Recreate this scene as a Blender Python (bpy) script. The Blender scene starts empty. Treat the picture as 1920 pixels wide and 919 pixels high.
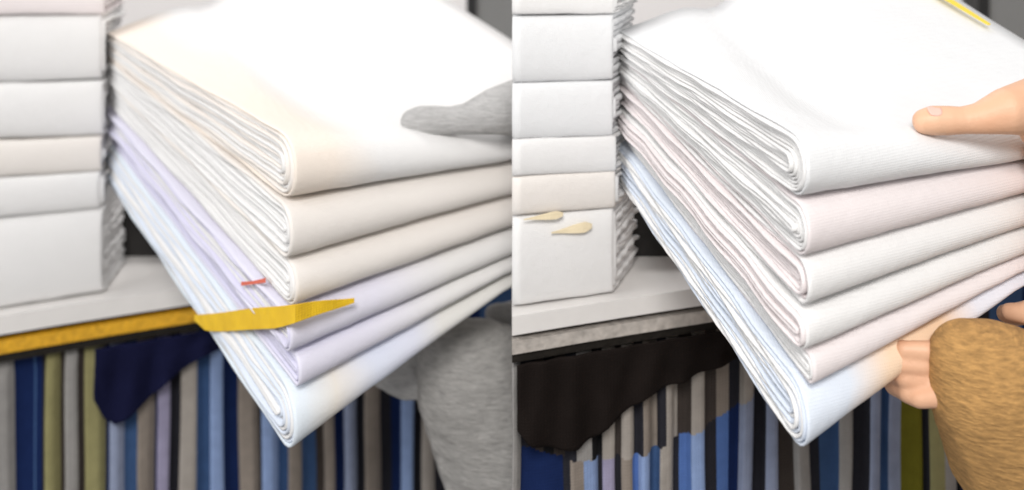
import bpy, math, random
from mathutils import Vector, noise

random.seed(7)
scene = bpy.context.scene
col = scene.collection

# ------------------------------------------------------------------ camera, light, exposure
F = 2200.0            # focal length in pixels of the 1920 wide photograph
HZ = -300.0           # level horizon, in pixel rows
CAMZ = 1.25
cam_data = bpy.data.cameras.new('camera')
cam = bpy.data.objects.new('camera', cam_data)
col.objects.link(cam)
cam.location = (0, 0, CAMZ)
cam.rotation_euler = (math.radians(90), 0, 0)
cam_data.sensor_width = 36
cam_data.lens = F / 1920 * 36
cam_data.shift_y = -(459.5 - HZ) / 1920
cam_data.clip_start = 0.02
cam_data.clip_end = 50
cam_data.dof.use_dof = True
cam_data.dof.focus_distance = 0.64
cam_data.dof.aperture_fstop = 6.5
scene.camera = cam

world = bpy.data.worlds.new('World')
scene.world = world
world.use_nodes = True
bg = world.node_tree.nodes['Background']
bg.inputs['Color'].default_value = (1.0, 0.985, 0.975, 1)
bg.inputs['Strength'].default_value = 0.52


def lamp(name, loc, target, size, watts, colour):
    d = bpy.data.lights.new(name, 'AREA')
    d.shape = 'DISK'
    d.size = size
    d.energy = watts
    d.color = colour
    o = bpy.data.objects.new(name, d)
    col.objects.link(o)
    o.location = loc
    o.rotation_euler = (Vector(target) - Vector(loc)).to_track_quat('-Z', 'Y').to_euler()
    return o


lamp('key_lamp', (-0.10, -0.85, 2.12), (0.0, 0.85, 0.95), 0.6, 29, (1.0, 0.97, 0.94))
lamp('left_fill', (-1.5, 0.0, 1.9), (-0.2, 1.1, 1.0), 1.2, 13, (0.98, 0.985, 1.0))  # unseen fill light, added to whiten the left faces and tops
lamp('wall_fill', (0.0, 1.75, 2.5), (0.0, 2.6, 1.3), 0.8, 20, (1.0, 0.98, 0.97))  # unseen fill light, added to brighten the back wall
scene.view_settings.view_transform = 'Standard'
scene.view_settings.look = 'None'
scene.view_settings.exposure = 0.0
scene.view_settings.gamma = 1.0


# ------------------------------------------------------------------ helpers
class Side:
    def __init__(self, name, offset, depth):
        self.name, self.off, self.y0 = name, offset, depth

    def at(self, px, py, yr):
        y = yr * self.y0
        return Vector(((px + self.off - 960) / F * y, y, CAMZ - (py - HZ) / F * y))

    def pz(self, px, drop, yr):          # same, from a drop below the camera (level things)
        y = yr * self.y0
        return Vector(((px + self.off - 960) / F * y, y, CAMZ - drop / F * self.y0))


LEFT = Side('left', 0, 0.75)
RIGHT = Side('right', 960, 0.53)


def link(o):
    col.objects.link(o)
    return o


def mesh_obj(name, verts, faces, mats, parent=None, smooth=True, fmat=None):
    me = bpy.data.meshes.new(name)
    me.from_pydata([tuple(v) for v in verts], [], faces)
    for m in (mats if isinstance(mats, (list, tuple)) else [mats]):
        me.materials.append(m)
    if fmat:
        me.polygons.foreach_set('material_index', fmat)
    me.polygons.foreach_set('use_smooth', [smooth] * len(me.polygons))
    me.update()
    o = link(bpy.data.objects.new(name, me))
    if parent:
        o.parent = parent
        o.matrix_parent_inverse.identity()
        o.location = -parent.location
    return o


def thing(name, loc, label, cat, group=None):
    o = link(bpy.data.objects.new(name, None))
    o.location = loc
    o.empty_display_size = 0.02
    tag(o, label, cat, group)
    return o


def tag(o, label, cat, group=None):
    o['label'] = label
    o['category'] = cat
    if group:
        o['group'] = group


def prism(bottom, top):
    """closed box from 4 bottom and 4 top corners (same order)"""
    v = list(bottom) + list(top)
    f = [(3, 2, 1, 0), (4, 5, 6, 7)] + [(i, (i + 1) % 4, 4 + (i + 1) % 4, 4 + i) for i in range(4)]
    return v, f


# ------------------------------------------------------------------ materials
def mat(name, colour, rough=0.8, build=None, **kw):
    m = bpy.data.materials.new(name)
    m.use_nodes = True
    nt = m.node_tree
    b = nt.nodes['Principled BSDF']
    b.inputs['Base Color'].default_value = (*colour, 1)
    b.inputs['Roughness'].default_value = rough
    for k, v in kw.items():
        b.inputs[k].default_value = v
    if build:
        build(nt, b, colour)
    return m


def node(nt, kind, **kw):
    n = nt.nodes.new(kind)
    for k, v in kw.items():
        if k in n.inputs:
            n.inputs[k].default_value = v
        else:
            setattr(n, k, v)
    return n


def weave(scale=1500, strength=0.25, var=0.06, mottle=40):
    def f(nt, b, colour):
        tc = node(nt, 'ShaderNodeTexCoord')
        n1 = node(nt, 'ShaderNodeTexNoise', Scale=mottle, Detail=4.0)
        nt.links.new(tc.outputs['Object'], n1.inputs['Vector'])
        cr = node(nt, 'ShaderNodeMix', data_type='RGBA')
        cr.inputs[6].default_value = (*[c * (1 - var) for c in colour], 1)
        cr.inputs[7].default_value = (*[min(1, c * (1 + var)) for c in colour], 1)
        nt.links.new(n1.outputs['Fac'], cr.inputs[0])
        nt.links.new(cr.outputs[2], b.inputs['Base Color'])
        w1 = node(nt, 'ShaderNodeTexWave', wave_type='BANDS', bands_direction='X', Scale=scale / 6, Distortion=1.5)
        w2 = node(nt, 'ShaderNodeTexWave', wave_type='BANDS', bands_direction='Z', Scale=scale / 6, Distortion=1.5)
        n2 = node(nt, 'ShaderNodeTexNoise', Scale=140, Detail=6.0, Roughness=0.65)
        for n in (w1, w2, n2):
            nt.links.new(tc.outputs['Object'], n.inputs['Vector'])
        a = node(nt, 'ShaderNodeMath', operation='ADD')
        nt.links.new(w1.outputs['Fac'], a.inputs[0])
        nt.links.new(w2.outputs['Fac'], a.inputs[1])
        a2 = node(nt, 'ShaderNodeMath', operation='MULTIPLY_ADD')
        a2.inputs[1].default_value = 0.15
        nt.links.new(a.outputs[0], a2.inputs[0])
        nt.links.new(n2.outputs['Fac'], a2.inputs[2])
        bp = node(nt, 'ShaderNodeBump', Strength=strength * 1.7, Distance=0.0014)
        nt.links.new(a2.outputs[0], bp.inputs['Height'])
        nt.links.new(bp.outputs['Normal'], b.inputs['Normal'])
    return f


COT = dict(rough=0.9)
M = {
    'white': mat('white_cotton', (0.80, 0.795, 0.79), 0.9, weave(var=0.03)),
    'cool': mat('cool_white_cotton', (0.79, 0.80, 0.81), 0.9, weave(var=0.03)),
    'warm': mat('warm_white_cotton', (0.83, 0.785, 0.74), 0.9, weave(var=0.03)),
    'cream': mat('cream_cotton', (0.80, 0.76, 0.72), 0.9, weave(var=0.03)),
    'lavender': mat('lavender_cotton', (0.66, 0.65, 0.80), 0.9, weave(var=0.06)),
    'iceblue': mat('ice_blue_cotton', (0.68, 0.74, 0.84), 0.9, weave(var=0.06)),
    'peach': mat('peach_cotton', (0.86, 0.62, 0.42), 0.9, weave(var=0.05)),
    'rose': mat('rose_white_cotton', (0.80, 0.74, 0.74), 0.9, weave(var=0.04)),
}


def banded(name, axis_points, stops):
    """dyed bands along the cloth: colour by the distance along a world axis"""
    a, b_ = axis_points

    def f(nt, b, colour):
        weave(var=0.03)(nt, b, colour)
        tc = node(nt, 'ShaderNodeTexCoord')
        d = (b_ - a)
        dot = node(nt, 'ShaderNodeVectorMath', operation='DOT_PRODUCT')
        sub = node(nt, 'ShaderNodeVectorMath', operation='SUBTRACT')
        sub.inputs[1].default_value = a
        nt.links.new(tc.outputs['Object'], sub.inputs[0])
        nt.links.new(sub.outputs[0], dot.inputs[0])
        dot.inputs[1].default_value = d / d.length_squared
        nz = node(nt, 'ShaderNodeTexNoise', Scale=25.0, Detail=2.0)
        nt.links.new(tc.outputs['Object'], nz.inputs['Vector'])
        add = node(nt, 'ShaderNodeMath', operation='MULTIPLY_ADD')
        add.inputs[1].default_value = 0.12
        nt.links.new(nz.outputs['Fac'], add.inputs[0])
        nt.links.new(dot.outputs['Value'], add.inputs[2])
        cr = node(nt, 'ShaderNodeValToRGB')
        el = cr.color_ramp.elements
        while len(el) < len(stops):
            el.new(0.5)
        for e, (p, c) in zip(el, stops):
            e.position = p
            e.color = (*c, 1)
        nt.links.new(add.outputs[0], cr.inputs[0])
        nt.links.new(cr.outputs[0], b.inputs['Base Color'])
    return mat(name, (0.8, 0.8, 0.8), 0.9, f)


# ------------------------------------------------------------------ room behind
wall = mesh_obj('wall', *prism([(-4, 2.6, -0.2), (4, 2.6, -0.2), (4, 2.75, -0.2), (-4, 2.75, -0.2)],
                               [(-4, 2.6, 3.6), (4, 2.6, 3.6), (4, 2.75, 3.6), (-4, 2.75, 3.6)]),
                mat('pale_plaster', (0.86, 0.83, 0.82), 0.9, weave(300, 0.15, 0.04, 6)), smooth=False)
wall['kind'] = 'structure'
floor = mesh_obj('floor', *prism([(-4, -2, -0.1), (4, -2, -0.1), (4, 2.6, -0.1), (-4, 2.6, -0.1)],
                                 [(-4, -2, 0), (4, -2, 0), (4, 2.6, 0), (-4, 2.6, 0)]),
                 mat('grey_floor', (0.25, 0.245, 0.24), 0.6, weave(200, 0.1, 0.15, 12)), smooth=False)
floor['kind'] = 'structure'


# ------------------------------------------------------------------ folded cloths
def cloth(side, plan, tops, bots, uend, n, mats, label, group, seed, rv=1.0, knee=1.0, slope=0.25, nu=26, nv=16,
          crease=0.0, start=0.0, matfn=None, fill=0.8):
    """a cloth folded round and round: nested U shaped layers, fold towards plan C-R, open ends at u=0.
    plan: C, R(u=1), L(v=1), B as (px, yr); tops/bots: drops below the camera at the same corners"""
    rnd = random.Random(seed)
    (cx, cy), (rx, ry), (lx, ly), (bx, by) = plan
    P = [Vector(((p + side.off - 960) / F * y * side.y0, y * side.y0)) for p, y in plan]
    zt = [CAMZ - d / F * side.y0 for d in tops]
    zb = [CAMZ - d / F * side.y0 for d in bots]
    lenv = (P[2] - P[0]).length
    lenu = (P[1] - P[0]).length
    send = uend if uend <= knee else knee + (uend - knee) * slope

    def s(u):
        return u if u <= knee else knee + (u - knee) * slope

    def zl(q, u, v):
        a = s(u)
        return (1 - v) * (q[0] + a * (q[1] - q[0])) + v * (q[2] + a / send * (q[3] - q[2]))

    def xy(u, v):
        # P[3] may differ from the parallelogram corner (shelf cloths)
        return P[0] + u * (P[1] - P[0]) + v * (P[2] - P[0]) + (u * v / max(uend, 1e-6)) * (P[3] - (P[2] + uend * (P[1] - P[0])))

    ox, oy = rnd.uniform(-50, 50), rnd.uniform(-50, 50)

    def pos(u, v, w):
        b = zl(zb, u, v)
        t = zl(zt, u, v)
        p = xy(u, v)
        d = noise.noise(Vector((p.x * 10 + ox, p.y * 10 + oy, seed))) * 0.0018 * min(1, v * 4 + 0.35)
        d += noise.noise(Vector((p.x * 55 + oy, p.y * 55 + ox, seed + 3 + w * 2))) * 0.0006
        z = b + (t - b) * w + d * (side.y0 / 0.65)
        if crease:
            k = (u * lenu - crease * (0.5 + 0.5 * v) * lenu)
            z -= 0.009 * math.exp(-(k / 0.02) ** 2) * min(1, v * 3) * w
        return Vector((p.x, p.y, z))

    Th = zt[0] - zb[0]
    base_r = 0.5 * Th / lenv * rv
    c0 = pos(start, 0, 0)
    root = thing('folded_cloth', c0, label, 'folded cloth', group)
    for i in range(n):
        k = 1 - (i + 0.5 + rnd.uniform(-0.12, 0.12)) / n
        half = 0.5 * fill / n / 2 * (1 + rnd.uniform(-0.12, 0.12))   # half thickness of one layer in w
        jag = rnd.uniform(-0.0022, 0.0022) / lenu + start
        ve_t = 1 + rnd.uniform(-0.02, 0.02)
        ve_b = 1 + rnd.uniform(-0.02, 0.02)
        ph = rnd.uniform(0, 6.28)
        drop = rnd.uniform(-0.15, 0.15) / n
        prof = []          # (v, w, nv, nw)
        for j in range(nv):
            f = j / nv
            prof.append((ve_t - (ve_t - base_r) * (1 - (1 - f) ** 1.6), 0.5 + 0.5 * k, 0, 1))
        na = 12
        for j in range(na + 1):
            th = math.pi / 2 - math.pi * j / na
            kk = k
            c, sn = math.cos(th), math.sin(th)
            c = math.copysign(abs(c) ** 0.85, c)
            prof.append((base_r - base_r * kk * c, 0.5 + 0.5 * kk * sn, -math.cos(th), math.sin(th)))
        for j in range(1, nv + 1):
            f = j / nv
            prof.append((base_r + (ve_b - base_r) * f ** 1.6, 0.5 - 0.5 * k, 0, -1))
        us = [jag + (uend - jag) * (j / (nu - 1)) ** 1.5 for j in range(nu)]
        np_ = len(prof)
        verts, faces = [], []
        for sgn in (1, -1):
            for ju, u in enumerate(us):
                for (v, w, a, b) in prof:
                    e = half * sgn
                    # soft rounded cut end
                    if ju == 0:
                        e *= 0.55
                    wob = 0.06 / n * (1 - abs(2 * w - 1) ** 4) * math.sin(v * 9 + ph) * math.exp(-u * 3) * (0.3 + v)
                    uu = u + 0.0007 / lenu * math.sin(v * 23 + ph) * math.exp(-u * 20)
                    verts.append(pos(uu, v + a * e * 2 * base_r, w + b * e + wob + drop * (1 - abs(2 * w - 1)) * math.sin(v * 5)))
        nn = nu * np_

        def q(s_, ju, jp):
            return s_ * nn + ju * np_ + jp
        for ju in range(nu - 1):
            for jp in range(np_ - 1):
                faces.append((q(0, ju, jp), q(0, ju, jp + 1), q(0, ju + 1, jp + 1), q(0, ju + 1, jp)))
                faces.append((q(1, ju, jp), q(1, ju + 1, jp), q(1, ju + 1, jp + 1), q(1, ju, jp + 1)))
        for jp in range(np_ - 1):
            faces.append((q(0, 0, jp), q(1, 0, jp), q(1, 0, jp + 1), q(0, 0, jp + 1)))
            faces.append((q(0, nu - 1, jp), q(0, nu - 1, jp + 1), q(1, nu - 1, jp + 1), q(1, nu - 1, jp)))
        for ju in range(nu - 1):
            faces.append((q(0, ju, 0), q(0, ju + 1, 0), q(1, ju + 1, 0), q(1, ju, 0)))
            e = np_ - 1
            faces.append((q(0, ju, e), q(1, ju, e), q(1, ju + 1, e), q(0, ju + 1, e)))
        m = mats[0] if i == 0 else mats[(i - 1) % (len(mats) - 1) + 1] if len(mats) > 1 else mats[0]
        mesh_obj('fold_layer', verts, faces, m, root)
    return root


#           corner           right (960)      left end (200)
LEVELS = [((263, 389), (257, 317), (60, 108)),
          ((394, 497), (321, 378), (110, 150)),
          ((500, 590), (381, 440), (155, 196)),
          ((600, 670), (444, 489), (200, 234)),
          ((680, 740), (492, 516), (238, 268)),
          ((746, 873), (519, 549), (272, 344))]
ORD = ['topmost', 'second from the top', 'third from the top', 'fourth from the top', 'second from the bottom, thin', 'bottom']

FRONT_C, FRONT_R, FRONT_L = (552, 1.0), (960, 1.15), (200, 1.5)
UEND = 1.7


def front_plan(side):
    pts = []
    for p, y in (FRONT_C, FRONT_R, FRONT_L):
        pts.append(((p + side.off - 960) * y, y))
    (ax, ay), (bx, by), (cx, cy) = pts
    X = cx + UEND * (bx - ax)
    Y = cy + UEND * (by - ay)
    return [FRONT_C, FRONT_R, FRONT_L, (X / Y + 960 - side.off, Y)]


def front_stack(side, looks):
    plan = front_plan(side)
    out = []
    for i, (c, r, l) in enumerate(LEVELS):
        tops, bots = [], []
        for lst, k in ((tops, 0), (bots, 1)):
            lst.append((c[k] - HZ) * 1.0)
            lst.append((r[k] - HZ) * 1.15)
            lst.append((l[k] - HZ) * 1.5)
            lst.append(372 + 300 * (l[k] - 60) / 284)
        mats, label, n, rv, start = looks[i]
        out.append(cloth(side, plan, tops, bots, UEND, n, mats, label, 'folded white cloths carried in the two front stacks',
                         31 * i + side.off, rv=rv, crease=0.55 if i == 0 else 0, start=start))
    return out



def across(side, py):
    """axis straight away from the open face, from the near corner to the row of the picture edge"""
    c = side.at(FRONT_C[0], py, FRONT_C[1])
    r = side.at(FRONT_R[0], py, FRONT_R[1])
    l = side.at(FRONT_L[0], py, FRONT_L[1])
    d, e = (r - c), (l - c)
    d.z = e.z = 0
    e.normalize()
    return c, c + d - e * d.dot(e)


M['warmedge'] = banded('warm_edged_cotton', across(LEFT, 300), [(0.0, (0.86, 0.775, 0.69)), (0.22, (0.86, 0.775, 0.69)), (0.42, (0.80, 0.795, 0.79))])
M['dyed'] = banded('blue_to_peach_cotton', across(RIGHT, 800),
                   [(0.0, (0.70, 0.76, 0.85)), (0.25, (0.70, 0.76, 0.85)), (0.42, (0.86, 0.66, 0.48)), (0.66, (0.86, 0.62, 0.42)),
                    (0.84, (0.76, 0.77, 0.84))])
M['dyed5'] = banded('lavender_to_white_cotton', across(LEFT, 700), [(0.0, (0.72, 0.71, 0.83)), (0.4, (0.74, 0.73, 0.83)), (0.75, (0.80, 0.79, 0.78))])
M['dyed6'] = banded('ice_blue_to_white_cotton', across(LEFT, 800), [(0.0, (0.70, 0.78, 0.86)), (0.12, (0.74, 0.80, 0.86)), (0.24, (0.82, 0.78, 0.72)), (0.40, (0.72, 0.76, 0.88)),
                                                   (0.58, (0.74, 0.76, 0.87)), (0.72, (0.80, 0.79, 0.76))])

front_stack(LEFT, [
    ([M['warmedge'], M['warm'], M['white']], 'thick white folded cloth lying on top of the left carried stack under the grey thumb', 9, 1.15, 0.0),
    ([M['cream'], M['white']], 'cream white folded cloth directly under the top cloth of the left carried stack', 7, 0.95, 0.0),
    ([M['cream'], M['white']], 'white folded cloth just above the yellow ribbon end in the left carried stack', 6, 1.1, 0.012),
    ([M['dyed5'], M['lavender'], M['white']], 'lavender tinted folded cloth below the yellow ribbon in the left carried stack', 5, 0.9, -0.008),
    ([M['dyed5'], M['lavender']], 'thinnest lavender tinted folded cloth, second from bottom of the left carried stack', 4, 0.75, 0.02),
    ([M['dyed6'], M['iceblue'], M['white']], 'pale blue and white folded cloth at the bottom of the left carried stack', 9, 1.2, 0.0)])
front_stack(RIGHT, [
    ([M['cool'], M['white']], 'thick white folded cloth lying on top of the right carried stack under the bare thumb', 9, 1.15, 0.0),
    ([M['rose'], M['white']], 'white folded cloth directly under the top cloth of the right carried stack', 7, 0.95, 0.0),
    ([M['white'], M['rose']], 'white folded cloth third from the top of the right carried stack', 6, 1.1, 0.012),
    ([M['white'], M['rose']], 'white folded cloth fourth from the top of the right carried stack', 5, 0.9, -0.008),
    ([M['rose'], M['white']], 'thinnest pinkish white folded cloth, second from bottom of the right carried stack', 4, 0.75, 0.02),
    ([M['dyed'], M['iceblue'], M['white']], 'folded cloth tinted blue and peach at the bottom of the right carried stack', 9, 1.2, 0.0)])


# ------------------------------------------------------------------ cloths waiting on the tables
def table_y(px):
    return 1.41 + 0.085 * px / 330


SHELF = [((-18, 30), (-18, 27)), ((30, 159.5), (27, 152.5)), ((159.5, 265.5), (152.5, 256.5)), ((265.5, 335.5), (256.5, 323.5)),
         ((335.5, 409.5), (323.5, 392.5)), ((409.5, 580), (392.5, 540))]


def shelf_stack(side, left_px, looks):
    yl = table_y(left_px)
    C, R, L, B = (190, table_y(190)), (left_px, yl), (232, 1.57), (left_px + 12, yl + 0.13)
    for i, (a, b) in enumerate(SHELF):
        tops, bots = [], []
        for lst, k in ((tops, 0), (bots, 1)):
            dl = (a[k] - HZ) * 1.41
            dc = (b[k] - HZ) * table_y(190)
            if i == 5 and k == 1:
                dl = dc = 1246
            slope = (dc - dl) / 190
            dr = dl + slope * left_px
            lst += [dc, dr, dc, dr]
        mats, label, n, rv = looks[i]
        cloth(side, [C, R, L, B], tops, bots, 1.0, n, mats, label, 'folded cloths stacked on the tables', 77 + 13 * i + side.off,
              rv=rv, nu=16, nv=10, fill=0.85)


w = [M['white']]
shelf_stack(LEFT, -90, [
    ([M['rose']], 'pale rose white cloth topmost of the pile on the left table', 4, 0.3),
    (w, 'white folded cloth second from the top of the pile on the left table', 5, 0.3),
    (w, 'white folded cloth third from the top of the pile on the left table', 5, 0.3),
    ([M['cream'], M['white']], 'thin white folded cloth fourth from the top of the pile on the left table', 4, 0.3),
    (w, 'thin white folded cloth resting on the tallest bottom cloth of the left table', 4, 0.3),
    ([M['white'], M['white']], 'tallest white folded cloth lying directly on the board of the left table', 8, 0.25)])
shelf_stack(RIGHT, 0, [
    ([M['white']], 'pale white cloth on top of the pile between the two carried stacks', 4, 0.3),
    ([M['cool']], 'cool white folded cloth second from the top of the pile between the carried stacks', 5, 0.3),
    ([M['cool']], 'cool white folded cloth third from the top of the pile between the carried stacks', 5, 0.3),
    (w, 'thin white folded cloth fourth from the top of the pile between the carried stacks', 4, 0.3),
    ([M['cream'], M['white']], 'thin cream folded cloth just above the amber slips in the middle pile', 4, 0.3),
    (w, 'tallest white folded cloth lying directly on the silver edged table board', 8, 0.25)])


# ------------------------------------------------------------------ tables
def hammered(nt, b, colour):
    tc = node(nt, 'ShaderNodeTexCoord')
    n1 = node(nt, 'ShaderNodeTexNoise', Scale=180.0, Detail=5.0)
    nt.links.new(tc.outputs['Object'], n1.inputs['Vector'])
    bp = node(nt, 'ShaderNodeBump', Strength=0.6, Distance=0.002)
    nt.links.new(n1.outputs['Fac'], bp.inputs['Height'])
    nt.links.new(bp.outputs['Normal'], b.inputs['Normal'])
    cr = node(nt, 'ShaderNodeMix', data_type='RGBA')
    cr.inputs[6].default_value = (*[c * 0.45 for c in colour], 1)
    cr.inputs[7].default_value = (*[min(1, c * 1.35) for c in colour], 1)
    nt.links.new(n1.outputs['Fac'], cr.inputs[0])
    nt.links.new(cr.outputs[2], b.inputs['Base Color'])


M['board'] = mat('white_laminate', (0.74, 0.72, 0.70), 0.5, weave(200, 0.1, 0.05, 60))
M['gold'] = mat('gold_trim', (0.80, 0.40, 0.02), 0.45, hammered)
M['silver'] = mat('silver_trim', (0.50, 0.46, 0.42), 0.45, hammered)
M['rail'] = mat('black_rail', (0.018, 0.015, 0.012), 0.7, hammered, **{'Specular IOR Level': 0.2})


def table(side, x0, x1, trim, label):
    y0, y1 = table_y(x0), table_y(x1)

    def bar(name, d0, d1, front, back, m, parent, nseg=24):
        verts, faces = [], []
        for j in range(nseg + 1):
            f = j / nseg
            px, y = x0 + (x1 - x0) * f, y0 + (y1 - y0) * f
            for dy, d in ((front, d1), (back, d1), (back, d0), (front, d0)):
                if dy == front:
                    d = d + noise.noise(Vector((f * 30, d * 0.1, side.off))) * 1.2
                p = side.pz(px, d, y)
                dirv = Vector((0.0, dy * side.y0, 0))
                verts.append(p + dirv)
        for j in range(nseg):
            a = j * 4
            for k in range(4):
                faces.append((a + k, a + (k + 1) % 4, a + 4 + (k + 1) % 4, a + 4 + k))
        faces += [(3, 2, 1, 0), tuple(nseg * 4 + k for k in range(4))]
        return mesh_obj(name, verts, faces, m, parent, smooth=False)
    root = thing('table', side.pz((x0 + x1) / 2, 1364, (y0 + y1) / 2), label, 'table', 'tables under the piles of cloths')
    bar('table_top', 1250, 1300, -0.012, 0.16, M['board'], root)
    bar('recess', 1301, 1317, 0.004, 0.15, M['rail'], root)
    bar('edge_trim', 1318, 1352, -0.010, 0.14, trim, root)
    bar('lower_rail', 1353, 1379, -0.004, 0.14, M['rail'], root)
    # two plain legs carry it, standing on the floor behind the hanging cloth
    for px in (x0 + 0.15 * (x1 - x0), x0 + 0.85 * (x1 - x0)):
        y = table_y(px) + 0.10
        p = side.pz(px, 1380, y)
        r = 0.015
        bot = [(p.x - r, p.y - r, 0), (p.x + r, p.y - r, 0), (p.x + r, p.y + r, 0), (p.x - r, p.y + r, 0)]
        mesh_obj('leg', *prism(bot, [(a, b, p.z) for a, b, c in bot]), M['rail'], root, smooth=False)
    return root


table(LEFT, -110, 800, M['gold'], 'white table board with a rough golden edge under the left pile')
table(RIGHT, 0, 800, M['silver'], 'white table board with a rough silver edge and black rail, between the carried stacks')


M['boxshade'] = mat('shade_black', (0.02, 0.018, 0.017), 0.8, weave(300, 0.2, 0.2, 50))


def gap_shade(side, label):  # black filler added for the deep shade between pile and stack
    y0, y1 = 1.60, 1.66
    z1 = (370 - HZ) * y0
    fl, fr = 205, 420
    root = thing('shade_box', side.pz(300, 1249, 1.63), label, 'box', 'black boxes standing in for shade behind the carried stacks')
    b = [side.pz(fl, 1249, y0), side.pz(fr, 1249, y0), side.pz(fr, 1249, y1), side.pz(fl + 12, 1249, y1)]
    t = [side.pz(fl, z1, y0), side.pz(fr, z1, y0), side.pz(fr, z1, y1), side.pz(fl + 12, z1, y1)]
    mesh_obj('shade_body', *prism(b, t), M['boxshade'], root, smooth=False)
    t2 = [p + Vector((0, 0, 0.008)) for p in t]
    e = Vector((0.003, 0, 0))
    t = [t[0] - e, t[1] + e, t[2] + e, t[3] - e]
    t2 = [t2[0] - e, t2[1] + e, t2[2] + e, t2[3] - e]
    mesh_obj('shade_cap', *prism(t, t2), M['boxshade'], root, smooth=False)


gap_shade(LEFT, 'black box standing in for shade in the gap between the left pile and the left carried stack')
gap_shade(RIGHT, 'black box standing in for shade in the gap between the middle pile and the right carried stack')


# ------------------------------------------------------------------ striped hangings
def cl(name, c):
    return mat(name, c, 0.95, weave(900, 0.3, 0.18, 90), **{'Specular IOR Level': 0.08})


S = {
    'g': cl('grey_stripe', (0.30, 0.29, 0.28)), 'n': cl('navy_stripe', (0.010, 0.022, 0.085)), 'k': cl('khaki_stripe', (0.27, 0.25, 0.12)),
    'b': cl('blue_grey_stripe', (0.26, 0.30, 0.42)), 'd': cl('dark_stripe', (0.025, 0.025, 0.032)), 't': cl('taupe_stripe', (0.25, 0.215, 0.185)),
    'v': cl('violet_stripe', (0.30, 0.28, 0.40)), 's': cl('steel_stripe', (0.05, 0.10, 0.22)), 'o': cl('olive_stripe', (0.14, 0.13, 0.015)),
    'x': cl('black_stripe', (0.012, 0.012, 0.013)), 'm': cl('mid_blue_stripe', (0.09, 0.17, 0.42)), 'l': cl('light_blue_stripe', (0.24, 0.33, 0.55)),
    'w': cl('stone_stripe', (0.34, 0.31, 0.28)), 'u': cl('umber_stripe', (0.055, 0.045, 0.04)),
}
KEYS = list(S)
LEFT_STRIPES = [(-120, 'g'), (24, 'n'), (60, 's'), (66, 'n'), (78, 'd'), (88, 'k'), (112, 'u'), (124, 'g'), (150, 'u'), (160, 'k'), (196, 'n'), (208, 'b'),
                (232, 's'), (258, 't'), (288, 'n'), (296, 'v'), (322, 'd'), (340, 'w'), (374, 's'), (396, 'l'), (422, 'n'), (446, 't'), (484, 'd'),
                (492, 'l'), (520, 's'), (540, 't'), (566, 's'), (590, 'u'), (606, 't'), (630, 'n'), (645, 'b'), (668, 'd'), (684, 't'), (712, 'd'),
                (732, 'n'), (752, 'l'), (778, 'd'), (792, 'w'), (816, 'd'), (836, 'n'), (900, 's'), (960, 'n')]
RIGHT_TOP = [(0, 'g'), (16, 'd'), (46, 'u'), (62, 'x'), (80, 'u'), (100, 'd'), (122, 'g'), (148, 'x'), (168, 'w'), (194, 'u'), (204, 'w'), (230, 'd'),
             (244, 't'), (272, 'd'), (288, 'w'), (312, 'u'), (336, 'w'), (362, 'u'), (384, 't'), (410, 'd'), (430, 'w'), (456, 'd'), (476, 'g'), (500, 'u'),
             (530, 'w'), (560, 'd'), (590, 's'), (618, 'w'), (640, 'd'), (668, 'b'), (690, 'n'), (704, 'b'), (724, 'd'), (744, 'b'), (772, 'd')]
RIGHT_LOW = [(0, 'g'), (16, 'n'), (96, 'd'), (108, 't'), (132, 'l'), (160, 'd'), (168, 'v'), (194, 'd'), (204, 't'), (226, 'm'), (238, 'l'), (258, 's'),
             (276, 'w'), (304, 'd'), (316, 'm'), (336, 'l'), (362, 'd'), (384, 'm'), (410, 'n'), (430, 'b'), (456, 'd'), (476, 'b'), (500, 'u'),
             (530, 'g'), (560, 'd'), (580, 's'), (612, 'g'), (640, 'd'), (668, 'b'), (690, 's'), (704, 'b'), (728, 'o'), (772, 'd'), (780, 'k'), (806, 'g'),
             (830, 'x'), (850, 'n'), (880, 'd'), (900, 's'), (960, 'n')]


def pick(stripes, px):
    key = stripes[0][1]
    for p, k in stripes:
        if px >= p:
            key = k
    return KEYS.index(key)


def hem_curve(px):          # the blue hem on the right hanging starts below this picture row
    return 860 - 0.0011 * (px - 140) ** 2 - (0.05 * max(0, px - 250))


def hanging(side, x0, x1, label, low=None, high=None):
    step = 4
    cols = int((x1 - x0) / step)
    rows = 130
    verts, faces, fm = [], [], []
    light = 'gkbtvwlo'
    for r in range(rows + 1):
        for c in range(cols + 1):
            px = x0 + c * step
            y = table_y(px) + 0.016
            d = 1368 + (2100 - 1368) * r / rows
            p = side.pz(px, d, y)
            f = r / rows
            st = low if low else high
            key = KEYS[pick(st, px)]
            amp = (0.0045 if key in light else -0.0045) * side.y0 / 0.6
            wob = 0.004 * math.sin(px * 0.043 + f * 2.1) + 0.003 * noise.noise(Vector((px * 0.02, f * 3, side.off)))
            sway = 0.004 * noise.noise(Vector((px * 0.01, f * 2.2, 5 + side.off))) * f
            verts.append(p + Vector((sway, -(amp * min(1, f * 8 + 0.2)) + wob * f, 0)))
    W = cols + 1
    for r in range(rows):
        for c in range(cols):
            a = r * W + c
            faces.append((a, a + W, a + W + 1, a + 1))
            px = x0 + (c + 0.5) * step
            d = 1368 + (2100 - 1368) * (r + 0.5) / rows
            py = d / (table_y(px) + 0.016) + HZ
            fm.append(pick(low if (high is None or py > hem_curve(px)) else high, px))
    o = mesh_obj('striped_cloth', verts, faces, list(S.values()), None, True, fm)
    sm = o.modifiers.new('soft', 'SMOOTH')
    sm.iterations = 4
    th = o.modifiers.new('thickness', 'SOLIDIFY')
    th.thickness = 0.0012
    tag(o, label, 'hanging cloth', 'striped cloths hanging below the tables')
    return o


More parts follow.
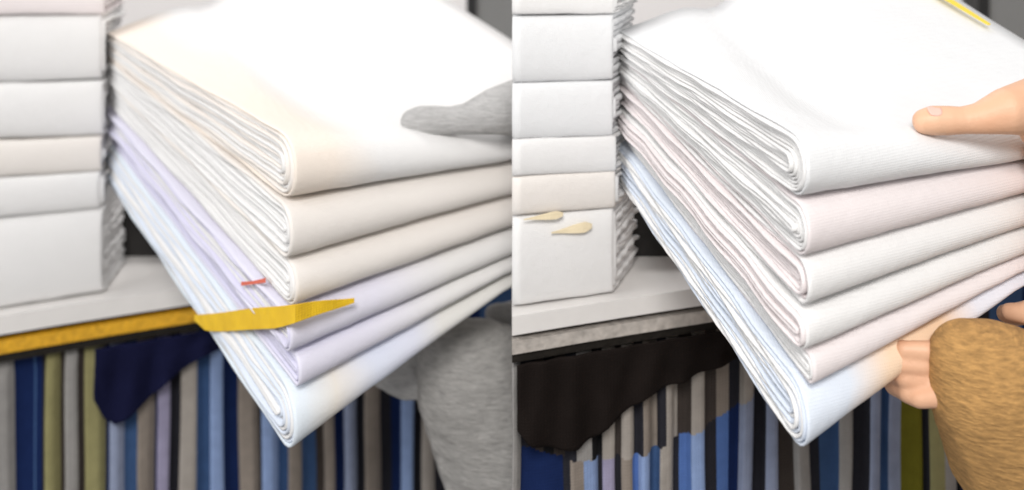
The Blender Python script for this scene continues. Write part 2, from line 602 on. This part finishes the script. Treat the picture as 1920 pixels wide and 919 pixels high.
hanging(LEFT, -120, 1060, 'hanging cloth with navy and khaki vertical stripes below the golden table edge', LEFT_STRIPES)
hanging(RIGHT, 0, 1100, 'hanging cloth with grey brown stripes and a blue hem below the silver edge', RIGHT_LOW, RIGHT_TOP)


def shadow_hanging(side, curve, m, label):  # near-black sheet cut to the outline of the stack's shadow on the stripes
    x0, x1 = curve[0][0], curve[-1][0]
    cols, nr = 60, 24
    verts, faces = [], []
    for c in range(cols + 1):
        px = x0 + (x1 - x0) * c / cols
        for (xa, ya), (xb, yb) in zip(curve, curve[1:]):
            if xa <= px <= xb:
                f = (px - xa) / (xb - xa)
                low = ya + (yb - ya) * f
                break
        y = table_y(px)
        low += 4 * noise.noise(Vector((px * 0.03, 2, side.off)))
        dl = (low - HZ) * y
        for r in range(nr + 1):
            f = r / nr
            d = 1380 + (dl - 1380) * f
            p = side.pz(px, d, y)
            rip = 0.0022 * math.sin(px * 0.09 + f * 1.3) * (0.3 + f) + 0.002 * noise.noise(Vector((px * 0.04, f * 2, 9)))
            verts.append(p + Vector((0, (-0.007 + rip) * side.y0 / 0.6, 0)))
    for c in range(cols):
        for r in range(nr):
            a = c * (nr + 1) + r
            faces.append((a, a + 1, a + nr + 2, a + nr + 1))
    o = mesh_obj('shadow_sheet', verts, faces, m)
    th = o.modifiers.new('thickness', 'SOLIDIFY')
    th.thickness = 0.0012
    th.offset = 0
    tag(o, label, 'dark cloth', 'dark sheets standing in for shadow under the table edges')  # stands in for the stack's shadow, not a hung cloth


M['shadownavy'] = mat('navy_shadow', (0.008, 0.009, 0.032), 0.95, weave(900, 0.3, 0.3, 40), **{'Specular IOR Level': 0.05})
M['shadowumber'] = mat('umber_shadow', (0.012, 0.009, 0.008), 0.95, weave(900, 0.3, 0.3, 40), **{'Specular IOR Level': 0.05})
shadow_hanging(LEFT, [(184, 742), (200, 778), (222, 790), (252, 770), (290, 735), (340, 690), (380, 664), (430, 640)], M['shadownavy'],
             'dark navy sheet standing in for shadow below the golden table edge over the stripes')
shadow_hanging(RIGHT, [(10, 800), (30, 822), (70, 832), (120, 834), (150, 815), (200, 772), (250, 736), (300, 712), (360, 690), (430, 660)], M['shadowumber'],
             'dark brown sheet standing in for shadow below the silver table edge over the stripes')


# ------------------------------------------------------------------ ribbon and slips on the stacks
def strip(name, rows, thick, m, label, cat):
    """rows: list of (top point, bottom point); a thin solid strip"""
    verts, faces = [], []
    for a, b in rows:
        n_ = Vector((0, thick, 0))
        verts += [a, b, b + n_, a + n_]
    k = len(rows)
    for j in range(k - 1):
        q = j * 4
        for i in range(4):
            faces.append((q + i, q + (i + 1) % 4, q + 4 + (i + 1) % 4, q + 4 + i))
    faces += [(0, 3, 2, 1), ((k - 1) * 4, (k - 1) * 4 + 1, (k - 1) * 4 + 2, (k - 1) * 4 + 3)]
    o = mesh_obj(name, verts, faces, m, smooth=False)
    tag(o, label, cat)
    return o


def face_y(side, px):       # depth of the open (left) face, or of the folds right of the corner
    ax = (FRONT_C[0] + side.off - 960)
    lx = (FRONT_L[0] + side.off - 960) * 1.5
    rx = (FRONT_R[0] + side.off - 960) * 1.15
    q = px + side.off - 960
    if px < FRONT_C[0]:
        v = (q - ax) / ((lx - ax) - q * 0.5)
        return 1 + 0.5 * v
    u = (q - ax) / ((rx - ax) - q * 0.15)
    return 1 + 0.15 * u


M['ribbon'] = mat('yellow_ribbon', (0.92, 0.54, 0.015), 0.55, weave(1200, 0.4, 0.22, 70))
rows = []
for j in range(31):
    f = j / 30
    px = 364 + (664 - 364) * f
    top = 592 - 33 * f + 1.0 * math.sin(px * 0.05)
    h = (28 + 12 * math.sin(f * math.pi) - 20 * max(0, f - 0.5) / 0.5) * min(1, 0.35 + f * 9)
    y = face_y(LEFT, px) - 0.013 - 0.006 * math.exp(-((px - 560) / 60) ** 2) + 0.001 * math.sin(px * 0.11)
    rows.append((LEFT.at(px, top, y), LEFT.at(px, top + h, y)))
strip('yellow_ribbon', rows, 0.0012, M['ribbon'], 'yellow ribbon wrapped round the near corner of the left carried stack', 'ribbon')

M['red'] = mat('red_paper', (0.75, 0.16, 0.10), 0.7, weave(800, 0.1, 0.1, 90))
rows = []
for j in range(7):
    f = j / 6
    px = 452 + 46 * f
    y = face_y(LEFT, px) - 0.014
    rows.append((LEFT.at(px, 529 - 8 * f + 2 * math.sin(f * 3), y), LEFT.at(px, 536 - 6 * f, y)))
strip('red_slip', rows, 0.0006, M['red'], 'small red paper slip poking out of the left carried stack above the ribbon', 'paper slip')

M['yellow'] = mat('yellow_paper', (0.88, 0.66, 0.06), 0.7, weave(800, 0.1, 0.1, 90))


def top_point(side, u, v, lift):
    """a point lying on the top cloth of a carried stack"""
    pl = [Vector(((p + side.off - 960) / F * y * side.y0, y * side.y0)) for p, y in (FRONT_C, FRONT_R, FRONT_L)]
    xy = pl[0] + u * (pl[1] - pl[0]) + v * (pl[2] - pl[0])
    a = u if u < 1 else 1 + (u - 1) * 0.25
    d = (1 - v) * (563 + a * (557 * 1.15 - 563)) + v * (540 + a / 1.175 * (372 - 540))
    return Vector((xy.x, xy.y, CAMZ - d / F * side.y0 + lift))


M['amberpaper'] = mat('amber_paper', (0.85, 0.73, 0.50), 0.75, weave(800, 0.15, 0.08, 90))
for (xa, ya, xb, yb, hh, lab) in ((22, 412, 96, 402, 15, 'smaller amber paper slip at the top edge of the tallest cloth in the middle pile'),
                                  (74, 437, 150, 424, 20, 'larger amber paper slip lower on the tallest cloth of the middle pile')):
    rows = []
    for j in range(13):
        f = j / 12
        px = xa + (xb - xa) * f
        c = ya + (yb - ya) * f
        h = hh * (0.12 + 0.88 * math.sin(min(1, f * 1.15) ** 1.4 * math.pi * 0.5)) * (1 if f < 0.85 else 1 - (f - 0.85) * 4)
        y = table_y(px) - 0.006 + 0.001 * math.sin(f * 6)
        rows.append((RIGHT.at(px, c - h * 0.5, y), RIGHT.at(px, c + h * 0.5, y)))
    strip('amber_slip', rows, 0.0006, M['amberpaper'], lab, 'paper slip')

verts, faces = [], []
for j in range(16):
    f = j / 15
    v = 0.46 + 0.42 * f
    wd = 0.02 + 0.05 * f
    for u, l in ((1.60, 0.0045), (1.60 - wd, 0.0045), (1.60 - wd, 0.0036), (1.60, 0.0036)):
        verts.append(top_point(RIGHT, u, v, l))
for j in range(15):
    for i in range(4):
        faces.append((j * 4 + i, j * 4 + (i + 1) % 4, j * 4 + 4 + (i + 1) % 4, j * 4 + 4 + i))
faces += [(0, 3, 2, 1), (60, 61, 62, 63)]
o = mesh_obj('yellow_slip', verts, faces, M['yellow'], smooth=False)
tag(o, 'narrow yellow paper slip along the far edge of the right carried stack', 'paper slip')


# ------------------------------------------------------------------ dark posts in the two upper right corners
M['post'] = mat('grey_paint', (0.22, 0.22, 0.215), 0.6, weave(400, 0.15, 0.1, 20))
M['postdark'] = mat('black_rubber', (0.012, 0.012, 0.012), 0.6, weave(400, 0.15, 0.2, 60))


def post(x0, x1, y, label):
    xa, xb = (x0 - 960) / F * y, (x1 - 960) / F * y
    root = thing('grey_post', ((xa + xb) / 2, y, 0), label, 'post', 'grey posts behind the carried stacks')
    b = [(xa, y, 0), (xb, y, 0), (xb, y + 0.06, 0), (xa, y + 0.06, 0)]
    mesh_obj('shaft', *prism(b, [(p[0], p[1], 1.9) for p in b]), M['post'], root, smooth=False)
    b = [(xa - 0.012, y - 0.006, 0), (xa + 0.003, y - 0.006, 0), (xa + 0.003, y + 0.05, 0), (xa - 0.012, y + 0.05, 0)]
    mesh_obj('edge_strip', *prism(b, [(p[0], p[1], 1.9) for p in b]), M['postdark'], root, smooth=False)


post(890, 1030, 1.75, 'narrow grey post with a black edge strip behind the left carried stack')
post(1848, 2060, 1.55, 'wide grey post with a black edge strip behind the right carried stack')


# ------------------------------------------------------------------ people: hands and arms
def flesh(name, chains, m, parent, voxel=0.0018, smooth=8):
    """chains of (point, radius) swept into one continuous skin"""
    verts, faces = [], []

    def ball(p, r):
        o = len(verts)
        nr, ns = 8, 12
        for a in range(nr + 1):
            th = math.pi * a / nr
            for b in range(ns):
                ph = 2 * math.pi * b / ns
                verts.append(p + Vector((math.sin(th) * math.cos(ph), math.sin(th) * math.sin(ph), math.cos(th))) * r)
        for a in range(nr):
            for b in range(ns):
                faces.append((o + a * ns + b, o + (a + 1) * ns + b, o + (a + 1) * ns + (b + 1) % ns, o + a * ns + (b + 1) % ns))
    for ch in chains:
        for (p, r), (q, s_) in zip(ch, ch[1:]):
            k = max(2, int((q - p).length / (0.35 * min(r, s_))))
            for j in range(k + 1):
                f = j / k
                ball(p.lerp(q, f), r + (s_ - r) * f)
    o = mesh_obj(name, verts, faces, m, parent)
    rm = o.modifiers.new('one_skin', 'REMESH')
    rm.mode = 'VOXEL'
    rm.voxel_size = voxel
    rm.use_smooth_shade = True
    s2 = o.modifiers.new('soft', 'SMOOTH')
    s2.iterations = smooth
    s2.factor = 0.5
    return o


def skin_build(nt, b, colour):
    tc = node(nt, 'ShaderNodeTexCoord')
    n1 = node(nt, 'ShaderNodeTexNoise', Scale=45.0, Detail=5.0)
    n2 = node(nt, 'ShaderNodeTexNoise', Scale=420.0, Detail=4.0, Roughness=0.7)
    for n in (n1, n2):
        nt.links.new(tc.outputs['Object'], n.inputs['Vector'])
    cr = node(nt, 'ShaderNodeMix', data_type='RGBA')
    cr.inputs[6].default_value = (colour[0] * 0.92, colour[1] * 0.78, colour[2] * 0.72, 1)
    cr.inputs[7].default_value = (colour[0] * 1.06, colour[1] * 1.1, colour[2] * 1.12, 1)
    nt.links.new(n1.outputs['Fac'], cr.inputs[0])
    nt.links.new(cr.outputs[2], b.inputs['Base Color'])
    bp = node(nt, 'ShaderNodeBump', Strength=0.35, Distance=0.0008)
    nt.links.new(n2.outputs['Fac'], bp.inputs['Height'])
    nt.links.new(bp.outputs['Normal'], b.inputs['Normal'])


def fuzzy(direction=(1, 0, 1), amount=0.5, scale=70):
    def f(nt, b, colour):
        tc = node(nt, 'ShaderNodeTexCoord')
        mp = node(nt, 'ShaderNodeMapping')
        mp.inputs['Rotation'].default_value = (0, math.radians(-35), 0)
        mp.inputs['Scale'].default_value = (1.0, 1.0, 4.5)
        nt.links.new(tc.outputs['Object'], mp.inputs['Vector'])
        n1 = node(nt, 'ShaderNodeTexNoise', Scale=scale, Detail=7.0, Roughness=0.7)
        nt.links.new(mp.outputs[0], n1.inputs['Vector'])
        cr = node(nt, 'ShaderNodeValToRGB')
        e = cr.color_ramp.elements
        e[0].position, e[1].position = 0.3, 0.72
        e[0].color = (*[c * (1 - amount) for c in colour], 1)
        e[1].color = (*[min(1, c * (1 + amount)) for c in colour], 1)
        nt.links.new(n1.outputs['Fac'], cr.inputs[0])
        nt.links.new(cr.outputs[0], b.inputs['Base Color'])
        bp = node(nt, 'ShaderNodeBump', Strength=0.8, Distance=0.003)
        nt.links.new(n1.outputs['Fac'], bp.inputs['Height'])
        nt.links.new(bp.outputs['Normal'], b.inputs['Normal'])
    return f


M['skin'] = mat('warm_skin', (0.74, 0.46, 0.30), 0.5, skin_build)
M['nail'] = mat('fingernail', (0.80, 0.50, 0.42), 0.3, weave(400, 0.03, 0.05, 90))
M['tan'] = mat('tan_wool', (0.52, 0.29, 0.10), 0.95, fuzzy(amount=0.45, scale=150))
M['greywool'] = mat('grey_wool', (0.42, 0.41, 0.395), 0.95, fuzzy(amount=0.3, scale=110))
M['glove'] = mat('grey_glove', (0.46, 0.455, 0.45), 0.9, fuzzy(amount=0.2, scale=120))
M['maroon'] = mat('maroon_wool', (0.10, 0.02, 0.025), 0.95, fuzzy(amount=0.4))


def person(side, label, hand_mat, hand_name, sleeve_mat, ya, yl, far):
    """the hand gripping the right end from above and the arm carrying the stack from below"""
    k = side.y0 / F

    def pt(px, py, yr, rpx):
        return (side.at(px, py, yr), rpx * yr * k)
    root = thing('person', side.at(1000, 500, 1.3 if far else 1.1), label, 'person')
    thumb = [pt(774, 228, ya, 24), pt(792, 226, ya, 28), pt(815, 226, ya, 28), pt(845, 226, ya, 26), pt(880, 222, ya, 30), pt(930, 208, ya, 44), pt(985, 200, ya + .02, 56)]
    back = ya + (0.16 if far else 0.03)
    palm = [pt(985, 200, ya + .02, 52), pt(1020, 280, back, 50), pt(1035, 380, back, 50), pt(1035, 480, back, 46)]
    palm2 = [pt(1000, 240, back, 50), pt(1060, 330, back + .05, 52), pt(1090, 430, back + .05, 48)]
    fingers = []
    for i in range(4):
        yy = back + 0.045 * i
        fingers.append([pt(1035, 460, yy, 26), pt(1000, 570 + 4 * i, yy, 22), pt(960 - 6 * (i % 3), 588, yy + 0.01, 20), pt(925 + 8 * abs(i - 1), 585 + 3 * i, yy + 0.02, 17)])
    wrist = [pt(1075, 360, back + .03, 52), pt(1190, 420, back + .12, 48), pt(1420, 560, back + .3, 66), pt(1650, 660, back + .45, 78), pt(1800, 300, back + .8, 95)]
    chains = [thumb, palm, palm2, wrist] + fingers
    # the lower hand: palm under the stack, fingers reaching left, thumb hanging below
    hx, hy = (-4, -74) if far else (0, -58)
    low = [pt(806 + hx, 742 + hy, yl + .03, 44), pt(832 + hx, 700 + hy * .5, yl + .01, 50), pt(870, 700, yl, 70), pt(985, 810, yl + .03, 120), pt(1300, 1050, yl + .2, 130), pt(1600, 1010, yl + .5, 140),
           pt(1800, 300, back + .8, 95)]
    chains.append(low)
    for i in range(4):
        y0 = 716 + hy + 27 * i
        x0 = 786 + hx + 5 * abs(i - 1)
        yy = yl + 0.005
        chains.append([pt(812 + hx, y0 + 4, yl + .02, 24), pt(x0 - 14, y0, yy, 19), pt(x0 - 56 - 6 * (i == 1), y0 - 2, yy + .004, 17), pt(x0 - 82 - 8 * (i == 1), y0 - 14, yy + .03, 15.5),
                       pt(x0 - 92 - 8 * (i == 1), y0 - 34, yy + .06, 13)])
    # thumb tucked along the fingers
    chains.append([pt(836 + hx, 760 + hy, yl, 34), pt(800 + hx, 800 + hy, yl - .005, 22), pt(764 + hx, 806 + hy, yl, 18), pt(738 + hx, 798 + hy, yl + .01, 15)])
    flesh(hand_name, chains, hand_mat, root, voxel=0.0013 * side.y0 / 0.6, smooth=6)
    # the sleeve over the lower arm starts at a turned cuff beside the stack
    sl = [[pt(852, 672, yl - .005, 72), pt(896, 724, yl, 120), pt(985, 815, yl + .03, 178), pt(1300, 1060, yl + .2, 185), pt(1500, 1060, yl + .4, 180)]]
    sv = flesh('sleeve', sl, sleeve_mat, root, voxel=0.0025, smooth=6)
    if not far:
        vs, fs = [], []
        for a in range(9):
            for b in range(9):
                f, g = a / 8 * 2 - 1, b / 8 * 2 - 1
                f2, g2 = f * math.sqrt(1 - g * g / 2.4), g * math.sqrt(1 - f * f / 2.4)
                th = math.radians(62 + 30 * g2)
                r = (27.3 + 0.8 * (1 - g2 * g2)) * ya * k
                c = side.at(788 + 13 * f2, 227, ya)
                vs.append(c + Vector((0, -math.cos(th) * r, math.sin(th) * r)))
        for a in range(8):
            for b in range(8):
                q = a * 9 + b
                fs.append((q, q + 9, q + 10, q + 1))
        nl = mesh_obj('thumb_nail', vs, fs, M['nail'], root)
        nl.modifiers.new('thickness', 'SOLIDIFY').thickness = 0.0008
    return root


pr = person(RIGHT, 'person with a bare hand and tan woollen sleeve holding the right carried stack', M['skin'], 'body', M['tan'], 1.10, 1.06, False)
person(LEFT, 'person in a grey glove and grey woollen sleeve holding the left carried stack', M['glove'], 'gloved_body', M['greywool'], 1.12, 1.22, True)
